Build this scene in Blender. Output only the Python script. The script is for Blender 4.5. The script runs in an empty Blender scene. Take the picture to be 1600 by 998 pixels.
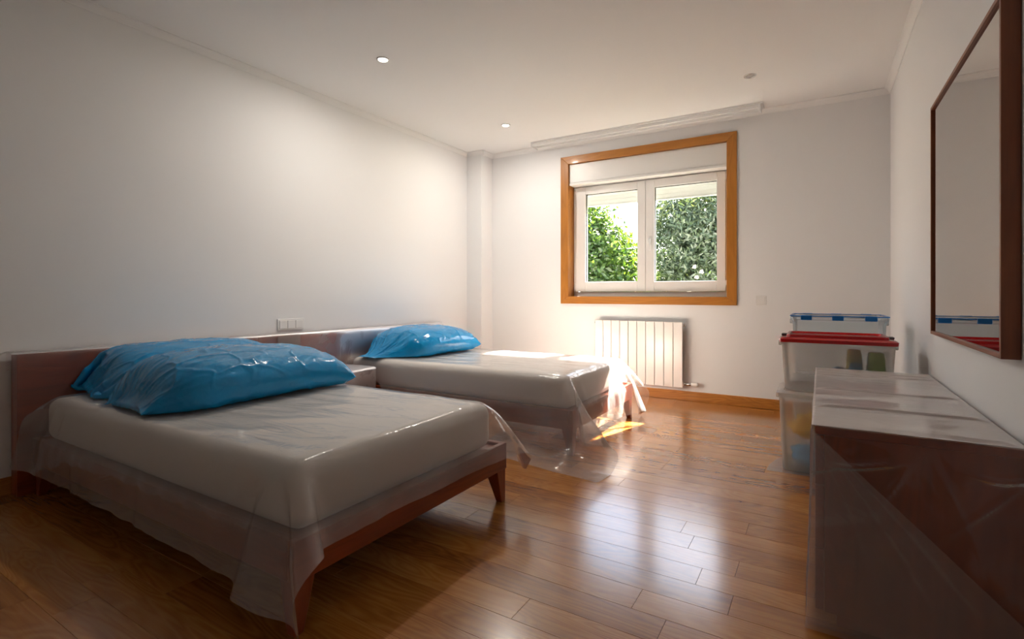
import bpy, bmesh, math, random
import numpy as np
from mathutils import Vector, Matrix, noise as mnoise

random.seed(7)
S = bpy.context.scene
COL = S.collection

# ------------------------------------------------------------------ camera
cam_d = bpy.data.cameras.new('camera')
cam_d.sensor_width = 36.0
cam_d.lens = 36.0 * 794 / 1600
cam_d.shift_y = -40 / 1600
cam_d.clip_start = 0.02
cam = bpy.data.objects.new('camera', cam_d)
COL.objects.link(cam)
cam.location = (0, 0, 0.97)
cam.rotation_euler = (math.pi / 2, 0, math.atan(482 / 794))
S.camera = cam

# ------------------------------------------------------------------ sky, sun, exposure
SUN_DIR = Vector((-0.27, -1.0, -0.96)).normalized()
w = bpy.data.worlds.new('sky'); S.world = w; w.use_nodes = True
nt = w.node_tree
sky = nt.nodes.new('ShaderNodeTexSky'); sky.sky_type = 'NISHITA'; sky.sun_disc = False
sky.sun_elevation = math.asin(-SUN_DIR.z)
sky.sun_rotation = math.atan2(-SUN_DIR.x, -SUN_DIR.y)
sky.dust_density = 2.0
bg = nt.nodes['Background']; nt.links.new(sky.outputs[0], bg.inputs[0]); bg.inputs[1].default_value = 0.75
sd = bpy.data.lights.new('sun_offscreen', 'SUN'); sd.energy = 85; sd.angle = 0.009; sd.color = (1, .93, .82)
so = bpy.data.objects.new('sun_offscreen', sd); COL.objects.link(so)
so.rotation_euler = SUN_DIR.to_track_quat('-Z', 'Y').to_euler(); so.location = (0, 12, 12)
S.view_settings.view_transform = 'Standard'
S.view_settings.look = 'None'
S.view_settings.gamma = 1
S.view_settings.exposure = 0.28
S.view_settings.use_curve_mapping = False
LAMP_W = 10.5

# ------------------------------------------------------------------ dimensions
XL, XR, YB, YF, ZC = -3.365, 0.455, 4.79, -1.3, 2.53

# ------------------------------------------------------------------ materials
def mat(name):
    m = bpy.data.materials.new(name); m.use_nodes = True
    n = m.node_tree.nodes; l = m.node_tree.links
    return m, n, l, n['Principled BSDF']

def plain(name, col, rough=.5, spec=.5, coat=0, bump=0, bscale=60, metal=0, var=0, vscale=3):
    m, n, l, p = mat(name)
    p.inputs['Base Color'].default_value = (*col, 1); p.inputs['Roughness'].default_value = rough
    p.inputs['Specular IOR Level'].default_value = spec; p.inputs['Coat Weight'].default_value = coat
    p.inputs['Metallic'].default_value = metal
    tc = n.new('ShaderNodeTexCoord')
    nz = n.new('ShaderNodeTexNoise'); nz.inputs['Scale'].default_value = vscale; nz.inputs['Detail'].default_value = 4
    l.new(tc.outputs['Object'], nz.inputs['Vector'])
    mr = n.new('ShaderNodeMapRange'); mr.inputs[3].default_value = 1 - var; mr.inputs[4].default_value = 1 + var
    l.new(nz.outputs[0], mr.inputs[0])
    mx = n.new('ShaderNodeVectorMath'); mx.operation = 'SCALE'; mx.inputs[0].default_value = col
    l.new(mr.outputs[0], mx.inputs['Scale']); l.new(mx.outputs[0], p.inputs['Base Color'])
    if bump:
        nb = n.new('ShaderNodeTexNoise'); nb.inputs['Scale'].default_value = bscale; nb.inputs['Detail'].default_value = 3
        l.new(tc.outputs['Object'], nb.inputs['Vector'])
        b = n.new('ShaderNodeBump'); b.inputs['Strength'].default_value = bump; b.inputs['Distance'].default_value = .01
        l.new(nb.outputs[0], b.inputs['Height']); l.new(b.outputs[0], p.inputs['Normal'])
    return m

def wood(name, dark, mid, light, axis=0, rough=.3, coat=.3, coat_rough=.1, tone=.25, fig=1.0, rand=True, bump=.05):
    m, n, l, p = mat(name)
    tc = n.new('ShaderNodeTexCoord'); oi = n.new('ShaderNodeObjectInfo')
    off = n.new('ShaderNodeVectorMath'); off.operation = 'SCALE'; off.inputs[0].default_value = (37, 61, 23)
    l.new(oi.outputs['Random'], off.inputs['Scale'])
    ad = n.new('ShaderNodeVectorMath'); ad.operation = 'ADD'
    l.new(tc.outputs['Object'], ad.inputs[0]); l.new(off.outputs[0], ad.inputs[1])
    def stretched(a, b):
        mp = n.new('ShaderNodeMapping'); sc = [b, b, b]; sc[axis] = a
        mp.inputs['Scale'].default_value = sc; l.new(ad.outputs[0], mp.inputs['Vector']); return mp
    m1 = stretched(1.3, 9.0)
    n1 = n.new('ShaderNodeTexNoise'); n1.inputs['Scale'].default_value = 1.0; n1.inputs['Detail'].default_value = 2
    n1.inputs['Distortion'].default_value = .5
    l.new(m1.outputs[0], n1.inputs['Vector'])
    # rings: contour lines of a stretched noise give cathedral figure
    mu = n.new('ShaderNodeMath'); mu.operation = 'MULTIPLY'; mu.inputs[1].default_value = 16 * fig
    l.new(n1.outputs[0], mu.inputs[0])
    fr = n.new('ShaderNodeMath'); fr.operation = 'PINGPONG'; fr.inputs[1].default_value = .5
    l.new(mu.outputs[0], fr.inputs[0])
    m2 = stretched(2.5, 75.0)
    n2 = n.new('ShaderNodeTexNoise'); n2.inputs['Scale'].default_value = 1.0; n2.inputs['Detail'].default_value = 5
    n2.inputs['Roughness'].default_value = .65
    l.new(m2.outputs[0], n2.inputs['Vector'])
    m3 = stretched(.6, 4.0)
    n3 = n.new('ShaderNodeTexNoise'); n3.inputs['Scale'].default_value = 1.0; n3.inputs['Detail'].default_value = 3
    l.new(m3.outputs[0], n3.inputs['Vector'])
    def madd(x, k, y):
        q = n.new('ShaderNodeMath'); q.operation = 'MULTIPLY_ADD'; l.new(x, q.inputs[0]); q.inputs[1].default_value = k
        if isinstance(y, float): q.inputs[2].default_value = y
        else: l.new(y, q.inputs[2])
        return q.outputs[0]
    v = madd(fr.outputs[0], .42, -.23)
    v = madd(n2.outputs[0], .45, v)
    v = madd(n3.outputs[0], .75, v)
    if rand:
        r2 = n.new('ShaderNodeMath'); r2.operation = 'SUBTRACT'; r2.inputs[1].default_value = .5
        l.new(oi.outputs['Random'], r2.inputs[0])
        v = madd(r2.outputs[0], tone, v)
    cr = n.new('ShaderNodeValToRGB'); l.new(v, cr.inputs[0])
    e = cr.color_ramp.elements
    e[0].position = .16; e[0].color = (*dark, 1); e[1].position = .85; e[1].color = (*light, 1)
    q = cr.color_ramp.elements.new(.5); q.color = (*mid, 1)
    l.new(cr.outputs[0], p.inputs['Base Color'])
    p.inputs['Roughness'].default_value = rough
    p.inputs['Coat Weight'].default_value = coat; p.inputs['Coat Roughness'].default_value = coat_rough
    if bump:
        b = n.new('ShaderNodeBump'); b.inputs['Strength'].default_value = bump; b.inputs['Distance'].default_value = .004
        l.new(n2.outputs[0], b.inputs['Height']); l.new(b.outputs[0], p.inputs['Normal'])
    return m

def film(name, tint=(.93, .90, .90), milky=.30, graze=.25, rough=.12, wrinkle=.35, wscale=9.0, trans=.5, tcol=(.97, .95, .96), stretch=(1, 1, 1)):
    """milky polythene: part see-through, part scattering, with a glossy skin"""
    m, n, l, p = mat(name); n.remove(p); out = n['Material Output']
    tc = n.new('ShaderNodeTexCoord')
    mp = n.new('ShaderNodeMapping'); mp.inputs['Scale'].default_value = stretch; l.new(tc.outputs['Object'], mp.inputs['Vector'])
    nz = n.new('ShaderNodeTexNoise'); nz.inputs['Scale'].default_value = wscale; nz.inputs['Detail'].default_value = 3
    nz.inputs['Distortion'].default_value = 1.2
    l.new(mp.outputs[0], nz.inputs['Vector'])
    sb = n.new('ShaderNodeMath'); sb.operation = 'SUBTRACT'; sb.inputs[1].default_value = .5; l.new(nz.outputs[0], sb.inputs[0])
    ab = n.new('ShaderNodeMath'); ab.operation = 'ABSOLUTE'; l.new(sb.outputs[0], ab.inputs[0])
    sq = n.new('ShaderNodeMath'); sq.operation = 'POWER'; sq.inputs[1].default_value = .6; l.new(ab.outputs[0], sq.inputs[0])
    b = n.new('ShaderNodeBump'); b.inputs['Strength'].default_value = wrinkle; b.inputs['Distance'].default_value = .012
    l.new(sq.outputs[0], b.inputs['Height'])
    tr = n.new('ShaderNodeBsdfTransparent'); tr.inputs[0].default_value = (*tcol, 1)
    df = n.new('ShaderNodeBsdfDiffuse'); df.inputs[0].default_value = (*tint, 1)
    tl = n.new('ShaderNodeBsdfTranslucent'); tl.inputs[0].default_value = (*tint, 1)
    l.new(b.outputs[0], df.inputs['Normal'])
    ms = n.new('ShaderNodeMixShader'); ms.inputs[0].default_value = trans
    l.new(df.outputs[0], ms.inputs[1]); l.new(tl.outputs[0], ms.inputs[2])
    lw = n.new('ShaderNodeLayerWeight'); lw.inputs[0].default_value = .35
    fm = n.new('ShaderNodeMath'); fm.operation = 'MULTIPLY_ADD'; l.new(lw.outputs['Facing'], fm.inputs[0])
    fm.inputs[1].default_value = graze; fm.inputs[2].default_value = milky; fm.use_clamp = True
    m2 = n.new('ShaderNodeMixShader'); l.new(fm.outputs[0], m2.inputs[0]); l.new(tr.outputs[0], m2.inputs[1]); l.new(ms.outputs[0], m2.inputs[2])
    gl = n.new('ShaderNodeBsdfGlossy'); gl.inputs['Roughness'].default_value = rough; l.new(b.outputs[0], gl.inputs['Normal'])
    fz = n.new('ShaderNodeFresnel'); fz.inputs[0].default_value = 1.5; l.new(b.outputs[0], fz.inputs['Normal'])
    # front and back face reflect alike
    geo = n.new('ShaderNodeNewGeometry'); 
    ior = n.new('ShaderNodeMapRange'); l.new(geo.outputs['Backfacing'], ior.inputs[0]); ior.inputs[3].default_value = 1.5; ior.inputs[4].default_value = 1.5
    l.new(ior.outputs[0], fz.inputs[0])
    fc = n.new('ShaderNodeMath'); fc.operation = 'MINIMUM'; fc.inputs[1].default_value = .7; l.new(fz.outputs[0], fc.inputs[0])
    m3 = n.new('ShaderNodeMixShader'); l.new(fc.outputs[0], m3.inputs[0]); l.new(m2.outputs[0], m3.inputs[1]); l.new(gl.outputs[0], m3.inputs[2])
    l.new(m3.outputs[0], out.inputs[0])
    return m

def glass(name, tcol=(.97, .98, .97), k=.06):
    m, n, l, p = mat(name); n.remove(p); out = n['Material Output']
    tr = n.new('ShaderNodeBsdfTransparent'); tr.inputs[0].default_value = (*tcol, 1)
    gl = n.new('ShaderNodeBsdfGlossy'); gl.inputs['Roughness'].default_value = .02
    lw = n.new('ShaderNodeLayerWeight'); lw.inputs[0].default_value = .12
    fm = n.new('ShaderNodeMath'); fm.operation = 'MULTIPLY_ADD'; l.new(lw.outputs['Fresnel'], fm.inputs[0]); fm.inputs[1].default_value = .6; fm.inputs[2].default_value = k * .3
    mx = n.new('ShaderNodeMixShader'); l.new(fm.outputs[0], mx.inputs[0]); l.new(tr.outputs[0], mx.inputs[1]); l.new(gl.outputs[0], mx.inputs[2])
    l.new(mx.outputs[0], out.inputs[0]); return m

def emit(name, col, k):
    m, n, l, p = mat(name)
    p.inputs['Base Color'].default_value = (.8, .8, .8, 1)
    p.inputs['Emission Color'].default_value = (*col, 1); p.inputs['Emission Strength'].default_value = k
    return m

def leafmat(name, c1, c2, tl=.45):
    m, n, l, p = mat(name); n.remove(p); out = n['Material Output']
    tc = n.new('ShaderNodeTexCoord'); nz = n.new('ShaderNodeTexNoise'); nz.inputs['Scale'].default_value = 14; nz.inputs['Detail'].default_value = 4
    l.new(tc.outputs['Object'], nz.inputs['Vector'])
    cr = n.new('ShaderNodeValToRGB'); l.new(nz.outputs[0], cr.inputs[0])
    cr.color_ramp.elements[0].position = .35; cr.color_ramp.elements[0].color = (*c1, 1)
    cr.color_ramp.elements[1].position = .65; cr.color_ramp.elements[1].color = (*c2, 1)
    df = n.new('ShaderNodeBsdfDiffuse'); l.new(cr.outputs[0], df.inputs[0])
    ty = n.new('ShaderNodeMixRGB'); ty.blend_type = 'MULTIPLY'; ty.inputs[0].default_value = 1; ty.inputs[2].default_value = (1.6, 1.5, .5, 1)
    l.new(cr.outputs[0], ty.inputs[1])
    tr = n.new('ShaderNodeBsdfTranslucent'); l.new(ty.outputs[0], tr.inputs[0])
    gl = n.new('ShaderNodeBsdfGlossy'); gl.inputs['Roughness'].default_value = .4
    a = n.new('ShaderNodeMixShader'); a.inputs[0].default_value = tl; l.new(df.outputs[0], a.inputs[1]); l.new(tr.outputs[0], a.inputs[2])
    b = n.new('ShaderNodeMixShader'); b.inputs[0].default_value = .05; l.new(a.outputs[0], b.inputs[1]); l.new(gl.outputs[0], b.inputs[2])
    l.new(b.outputs[0], out.inputs[0]); return m

M = {}
M['wall'] = plain('wall_paint', (.83, .828, .83), .75, .25, bump=.03, bscale=220)
M['ceil'] = plain('ceiling_paint', (.85, .846, .84), .85, .2)
M['crown'] = plain('plaster_moulding', (.85, .846, .84), .6, .3)
M['floor'] = wood('oak_plank', (.22, .070, .012), (.40, .155, .028), (.54, .245, .058), 0, rough=.24, coat=.6, coat_rough=.15, tone=.26, fig=.9, bump=.012)
M['sub'] = plain('subfloor', (.05, .025, .01), .9)
M['base'] = wood('oak_skirting', (.30, .105, .018), (.50, .20, .036), (.62, .28, .06), 0, rough=.35, coat=.2, tone=.1, fig=1.0)
M['basey'] = wood('oak_skirting_side', (.30, .105, .018), (.50, .20, .036), (.62, .28, .06), 1, rough=.35, coat=.2, tone=.1, fig=1.0)
M['casex'] = wood('oak_casing_across', (.31, .108, .010), (.43, .165, .018), (.51, .21, .030), 0, rough=.38, coat=.15, tone=.1, fig=.4)
M['casez'] = wood('oak_casing_upright', (.31, .108, .010), (.43, .165, .018), (.51, .21, .030), 2, rough=.38, coat=.15, tone=.1, fig=.4)
mh = ((.135, .021, .005), (.235, .038, .007), (.32, .060, .011))
M['mahx'] = wood('mahogany_x', *mh, 0, rough=.34, coat=.15, tone=.1, fig=.5)
M['mahy'] = wood('mahogany_y', *mh, 1, rough=.34, coat=.15, tone=.1, fig=.5)
M['mahz'] = wood('mahogany_z', *mh, 2, rough=.34, coat=.15, tone=.1, fig=.5)
mm = ((.13, .030, .008), (.22, .055, .012), (.29, .080, .018))
M['mirz'] = wood('mirror_frame_wood', *mm, 2, rough=.4, coat=.1, tone=.1, fig=.4)
M['miry'] = wood('mirror_frame_wood_side', *mm, 1, rough=.4, coat=.1, tone=.1, fig=.4)
M['pvc'] = plain('white_pvc', (.80, .79, .77), .35, .5)
M['shutter'] = plain('shutter_slat', (.74, .76, .72), .5)
M['white'] = plain('white_enamel', (.80, .77, .74), .28, .5, coat=.2)
M['switch'] = plain('switch_plastic', (.80, .79, .775), .35, .5)
M['rail'] = plain('rail_white', (.84, .835, .83), .4, .5)
M['dark'] = plain('dark_gasket', (.02, .02, .02), .6)
M['metal'] = plain('chrome', (.65, .65, .66), .25, .5, metal=1)
M['glass'] = glass('window_glass')
M['mirror'] = plain('mirror_silver', (.49, .465, .445), .015, .5, metal=1)
M['mattress'] = plain('mattress_cover', (.86, .83, .78), .8, .3, bump=.03, bscale=25, var=.02)
M['film'] = film('polythene_sheet', milky=.228, graze=.05, rough=.15, wrinkle=.28, wscale=5, stretch=(.7, 2.0, 1), tint=(.97, .945, .93), tcol=(.985, .972, .972), trans=.30)
M['film_clear'] = film('polythene_clear', milky=.10, graze=.12, rough=.38, wrinkle=.05, wscale=3)
M['film_dresser'] = film('polythene_dresser', milky=.015, graze=1.15, rough=.07, wrinkle=.09, wscale=5, trans=.15, tint=(.92, .89, .88))
M['film_flap'] = film('polythene_flap', milky=.235, graze=.10, rough=.10, wrinkle=.2, wscale=6, trans=.3, tint=(.90, .84, .86))
M['tape'] = film('packing_tape', milky=.34, graze=.1, rough=.2, wrinkle=.1, tint=(.55, .5, .45))
def bagfilm(name, col):
    m, n, l, p = mat(name)
    p.inputs['Base Color'].default_value = (*col, 1); p.inputs['Roughness'].default_value = .21; p.inputs['Specular IOR Level'].default_value = .4
    p.inputs['Coat Weight'].default_value = .12; p.inputs['Coat Roughness'].default_value = .1
    tc = n.new('ShaderNodeTexCoord'); prev = None
    for sc, st, st3 in ((5.0, .35, (1.8, .6, 1.2)), (13.0, .40, (1, .8, 1)), (28.0, .3, (1, 1, 1))):
        mp = n.new('ShaderNodeMapping'); mp.inputs['Scale'].default_value = st3; mp.inputs['Rotation'].default_value = (.3, .5, .9); l.new(tc.outputs['Object'], mp.inputs['Vector'])
        nz = n.new('ShaderNodeTexNoise'); nz.inputs['Scale'].default_value = sc; nz.inputs['Detail'].default_value = 2; nz.inputs['Distortion'].default_value = .6
        l.new(mp.outputs[0], nz.inputs['Vector'])
        sb = n.new('ShaderNodeMath'); sb.operation = 'SUBTRACT'; sb.inputs[1].default_value = .5; l.new(nz.outputs[0], sb.inputs[0])
        ab = n.new('ShaderNodeMath'); ab.operation = 'ABSOLUTE'; l.new(sb.outputs[0], ab.inputs[0])
        b = n.new('ShaderNodeBump'); b.inputs['Strength'].default_value = st; b.inputs['Distance'].default_value = .15 / sc; b.invert = True
        l.new(ab.outputs[0], b.inputs['Height'])
        if prev: l.new(prev.outputs[0], b.inputs['Normal'])
        prev = b
    l.new(prev.outputs[0], p.inputs['Normal']); l.new(prev.outputs[0], p.inputs['Coat Normal'])
    return m
M['bagblue'] = bagfilm('blue_bag_film', (.0, .27, .60))
M['boxclear'] = film('clear_box_plastic', milky=.27, graze=.2, rough=.14, wrinkle=.05, trans=.4, tint=(.92, .89, .85), tcol=(.97, .96, .94))
M['boxblue'] = film('bluish_box_plastic', milky=.26, graze=.2, rough=.12, wrinkle=.05, trans=.4, tint=(.70, .82, .90), tcol=(.92, .96, .98))
M['red'] = plain('red_lid_plastic', (.46, .006, .009), .25, .5, coat=.3)
M['blueclip'] = plain('blue_clip_plastic', (.0, .17, .55), .3, .5, coat=.2)
M['cupblue'] = plain('blue_tumbler', (.02, .25, .62), .35)
M['cupgreen'] = plain('green_tumbler', (.26, .55, .08), .35)
M['cupyellow'] = plain('olive_tumbler', (.45, .45, .10), .35)
M['yellow'] = plain('yellow_cloth', (.85, .52, .05), .7, bump=.4, bscale=12)
M['bluecloth'] = plain('blue_cloth', (.12, .42, .75), .7, bump=.4, bscale=12)
M['lampon'] = emit('lamp_glow', (1, .88, .70), 30)
M['lampoff'] = plain('lamp_lens', (.45, .44, .43), .2, .5)
M['leaf1'] = leafmat('hedge_leaves', (.030, .075, .010), (.10, .17, .03))
M['leaf2'] = leafmat('olive_leaves', (.035, .060, .028), (.11, .145, .08), .3)
M['leaf3'] = leafmat('rose_leaves', (.02, .055, .012), (.07, .13, .03))
M['bark'] = plain('bark', (.12, .085, .06), .9, bump=.5, bscale=20)
M['petal'] = plain('white_petals', (.85, .80, .66), .7)
M['soil'] = plain('garden_soil', (.16, .15, .07), .95, var=.3)
M['render'] = plain('bounce_slab_pale', (.75, .74, .72), .9)  # pale surface of the added bounce slab

# ------------------------------------------------------------------ helpers
def obj(name, bm, m, parent=None, smooth=False, bevel=0, seg=2):
    me = bpy.data.meshes.new(name)
    if isinstance(bm, bmesh.types.BMesh):
        bm.normal_update(); bm.to_mesh(me); bm.free()
    else:
        V, F_ = bm
        me.from_pydata([tuple(v) for v in V], [], [tuple(f) for f in F_]); me.update()
    o = bpy.data.objects.new(name, me); COL.objects.link(o)
    if m: me.materials.append(M[m])
    if parent: o.parent = parent
    if smooth:
        for p in me.polygons: p.use_smooth = True
    if bevel:
        b = o.modifiers.new('bevel', 'BEVEL'); b.width = bevel; b.segments = seg; b.limit_method = 'ANGLE'
    return o

def tag(o, label, cat, group=None):
    o['label'] = label; o['category'] = cat
    if group: o['group'] = group
    return o

def thing(name, label, cat, loc=(0, 0, 0), group=None, rz=0):
    o = bpy.data.objects.new(name, None); COL.objects.link(o); o.location = loc; o.rotation_euler.z = rz
    o.empty_display_size = .1
    return tag(o, label, cat, group)

def struct(o): o['kind'] = 'structure'; return o

def box(x0, x1, y0, y1, z0, z1, bm=None):
    bm = bm or bmesh.new()
    v = [bm.verts.new((x, y, z)) for z in (z0, z1) for y in (y0, y1) for x in (x0, x1)]
    for f in ((0, 2, 3, 1), (4, 5, 7, 6), (0, 1, 5, 4), (2, 6, 7, 3), (0, 4, 6, 2), (1, 3, 7, 5)):
        bm.faces.new([v[i] for i in f])
    return bm

def B(name, x0, x1, y0, y1, z0, z1, m, parent=None, bevel=0, seg=2):
    """box part, coordinates relative to the parent's origin in world axes"""
    if parent:
        p = parent.matrix_world.translation if False else parent.location
        g = parent.parent.location if parent.parent else Vector()
        q = p + g
    else: q = Vector()
    # every box keeps its own centre as origin
    c = Vector(((x0 + x1) / 2, (y0 + y1) / 2, (z0 + z1) / 2))
    o = obj(name, box(x0 - c.x, x1 - c.x, y0 - c.y, y1 - c.y, z0 - c.z, z1 - c.z), m, parent, bevel=bevel, seg=seg)
    o.location = c - q
    return o

def prism(pts, axis, a0, a1, bm=None):
    """closed profile pts (2D) extruded along axis from a0 to a1"""
    bm = bm or bmesh.new()
    def mk(p, a):
        if axis == 0: return (a, p[0], p[1])
        if axis == 1: return (p[0], a, p[1])
        return (p[0], p[1], a)
    A = [bm.verts.new(mk(p, a0)) for p in pts]; C = [bm.verts.new(mk(p, a1)) for p in pts]
    n_ = len(pts)
    for i in range(n_): bm.faces.new((A[i], A[(i + 1) % n_], C[(i + 1) % n_], C[i]))
    bm.faces.new(A[::-1]); bm.faces.new(C)
    bmesh.ops.recalc_face_normals(bm, faces=bm.faces[:])
    return bm

def lathe(prof, seg=24, bm=None, center=(0, 0, 0)):
    bm = bm or bmesh.new(); rings = []
    for r, z in prof:
        if r < 1e-6: rings.append([bm.verts.new((center[0], center[1], center[2] + z))])
        else: rings.append([bm.verts.new((center[0] + r * math.cos(2 * math.pi * k / seg), center[1] + r * math.sin(2 * math.pi * k / seg), center[2] + z)) for k in range(seg)])
    for a, b in zip(rings, rings[1:]):
        for k in range(seg):
            k2 = (k + 1) % seg
            if len(a) == 1 and len(b) == 1: continue
            if len(a) == 1: bm.faces.new((a[0], b[k], b[k2]))
            elif len(b) == 1: bm.faces.new((a[k], b[0], a[k2]))
            else: bm.faces.new((a[k], b[k], b[k2], a[k2]))
    bmesh.ops.recalc_face_normals(bm, faces=bm.faces[:])
    return bm

def tube(pts, r, seg=8, bm=None):
    bm = bm or bmesh.new(); pts = [Vector(p) for p in pts]; rings = []
    for i, p in enumerate(pts):
        t = (pts[min(i + 1, len(pts) - 1)] - pts[max(i - 1, 0)]).normalized()
        u = t.orthogonal().normalized() if abs(t.z) > .95 else t.cross(Vector((0, 0, 1))).normalized()
        v = t.cross(u).normalized(); rr = r[i] if isinstance(r, (list, tuple)) else r
        rings.append([bm.verts.new(p + (u * math.cos(2 * math.pi * k / seg) + v * math.sin(2 * math.pi * k / seg)) * rr) for k in range(seg)])
    for a, b in zip(rings, rings[1:]):
        for k in range(seg): bm.faces.new((a[k], a[(k + 1) % seg], b[(k + 1) % seg], b[k]))
    bm.faces.new(rings[0][::-1]); bm.faces.new(rings[-1])
    bmesh.ops.recalc_face_normals(bm, faces=bm.faces[:])
    return bm

def grid_mesh(P):
    nu, nv = P.shape[:2]
    idx = np.arange(nu * nv).reshape(nu, nv)
    F_ = np.stack([idx[:-1, :-1], idx[1:, :-1], idx[1:, 1:], idx[:-1, 1:]], -1).reshape(-1, 4)
    return P.reshape(-1, 3).tolist(), F_.tolist()

def fbm(p, sc, oct_=3):
    return mnoise.fractal(Vector(p) * sc, 1.0, 2.0, oct_)

# ------------------------------------------------------------------ room shell
T = .30
struct(B('floor', XL - .05, XR + .05, YF - .05, YB + .05, -.12, -.014, 'sub'))
floor = bpy.data.objects['floor']
rng = random.Random(11)
PW = .118
row = 0; y = YF
while y < YB - .01:
    y1 = min(y + PW, YB); x = XL - rng.random() * .9
    while x < XR:
        Ln = rng.uniform(.75, 1.65); x1 = x + Ln
        a, b = max(x, XL), min(x1, XR)
        if b - a > .02:
            g = .0003; cx, cy = (a + b) / 2, (y + y1) / 2
            hx, hy = (b - a) / 2 - g, (y1 - y) / 2 - g
            V = [(-hx, -hy, -.014), (hx, -hy, -.014), (hx, hy, -.014), (-hx, hy, -.014),
                 (-hx, -hy, -.0008), (hx, -hy, -.0008), (hx, hy, -.0008), (-hx, hy, -.0008),
                 (-hx + .0005, -hy + .0005, 0), (hx - .0005, -hy + .0005, 0), (hx - .0005, hy - .0005, 0), (-hx + .0005, hy - .0005, 0)]
            Fc = [(0, 3, 2, 1), (8, 9, 10, 11)]
            for k in range(4):
                j = (k + 1) % 4; Fc += [(k, j, 4 + j, 4 + k), (4 + k, 4 + j, 8 + j, 8 + k)]
            o = obj('plank', (V, Fc), 'floor', floor); o.location = Vector((cx, cy, 0)) - floor.location
        x = x1
    y = y1; row += 1
struct(B('ceiling', XL - T, XR + T, YF - T, YB + T, ZC, ZC + .2, 'ceil'))
struct(B('wall_left', XL - T, XL, YF - T, YB + T, 0, ZC, 'wall'))
struct(B('wall_right', XR, XR + T, YF - T, YB + T, 0, ZC, 'wall'))
struct(B('wall_front', XL, XR, YF - T, YF, 0, ZC, 'wall'))
# back wall with the window opening
WX0, WX1, WZ0, WZ1 = -2.24, -.685, .925, 2.325
bm = bmesh.new()
YO = YB + T
box(XL, WX0, YB, YO, 0, ZC, bm); box(WX1, XR, YB, YO, 0, ZC, bm)
box(WX0, WX1, YB, YO, 0, WZ0, bm); box(WX0, WX1, YB, YO, WZ1, ZC, bm)
struct(obj('wall_back', bm, 'wall'))
PXR, PYF = -3.165, 4.575
struct(B('wall_pillar', XL, PXR, PYF, YB, 0, ZC, 'wall', bevel=.004))

# cornices: small stepped cove
CP = [(p * .62, q * .62) for p, q in [(0, 0), (.062, 0), (.062, -.008), (.050, -.012), (.034, -.022), (.022, -.038), (.012, -.052), (.008, -.064), (0, -.064)]]
def cornice(n, kind, a0, a1, pos):
    if kind == 'L': pts = [(pos + p, ZC + q) for p, q in CP]; ax = 1
    if kind == 'R': pts = [(pos - p, ZC + q) for p, q in CP]; ax = 1
    if kind == 'B': pts = [(pos - p, ZC + q) for p, q in CP]; ax = 0
    if kind == 'F': pts = [(pos + p, ZC + q) for p, q in CP]; ax = 0
    struct(obj('trim_%d' % n, prism(pts, ax, a0, a1), 'crown'))
cornice(1, 'L', YF, PYF, XL); cornice(2, 'B', XL, PXR + .038, PYF); cornice(3, 'L', PYF, YB, PXR)
cornice(4, 'B', PXR, XR, YB); cornice(5, 'R', YF, YB, XR); cornice(6, 'F', XL, XR, YF)

# skirting boards
def skirting(name, x0, x1, y0, y1, m): struct(B(name, x0, x1, y0, y1, 0, .085, m, bevel=.003))
skirting('baseboard_left', XL, XL + .014, YF, PYF, 'basey')
skirting('baseboard_back', PXR, XR, YB - .014, YB, 'base')
skirting('baseboard_right', XR - .014, XR, YF, YB - .014, 'basey')
skirting('baseboard_front', XL + .014, XR - .014, YF, YF + .014, 'base')
skirting('baseboard_pillar', XL + .014, PXR + .014, PYF - .014, PYF, 'base')
struct(B('added_bounce_slab', -14, 10, -12, YF - T, -.25, -.12, 'render'))  # invented slab out of view, added to bounce daylight from behind the camera

# ------------------------------------------------------------------ window
wn = bpy.data.objects.new('window_1', None); COL.objects.link(wn); wn.location = (-1.46, YB, WZ0); struct(wn)
OX0, OX1, OZ0, OZ1 = -2.307, -.620, .870, 2.383       # casing outside
IX0, IX1, IZ0, IZ1 = -2.221, -.702, .943, 2.305       # casing inside
def casing(a, b, c_, d_, m):      # mitred board, 2D quad (x,z) given, proud of the wall
    pts = [a, b, c_, d_]
    o = obj('casing_board', prism([(p[0], p[1]) for p in pts], 1, YB - .018, YB + .004), m, wn, bevel=.003)
    # prism on axis 1 takes (x,z)
    o.location = -wn.location; return o
casing((OX0, OZ0), (OX1, OZ0), (IX1, IZ0), (IX0, IZ0), 'casex')
casing((OX0, OZ1), (OX1, OZ1), (IX1, IZ1), (IX0, IZ1), 'casex')
casing((OX0, OZ0), (IX0, IZ0), (IX0, IZ1), (OX0, OZ1), 'casez')
casing((OX1, OZ0), (IX1, IZ0), (IX1, IZ1), (OX1, OZ1), 'casez')
FY = 4.915                                            # room face of the window frame
B('jamb', WX0, IX0, YB + .004, FY + .07, IZ0, IZ1, 'casez', wn)
B('jamb', IX1, WX1, YB + .004, FY + .07, IZ0, IZ1, 'casez', wn)
B('window_board', WX0, WX1, YB + .004, FY + .07, WZ0, IZ0, 'casex', wn)
B('lintel', WX0, WX1, YB + .004, FY + .07, IZ1, WZ1, 'casex', wn)
sb = B('shutter_box', IX0 + .001, IX1 - .001, YB + .012, FY + .07, 2.112, IZ1 - .001, 'pvc', wn, bevel=.004)
B('shutter_box_lip', IX0 + .003, IX1 - .003, YB + .004, FY + .03, 2.086, 2.112, 'pvc', wn, bevel=.006)
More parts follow.
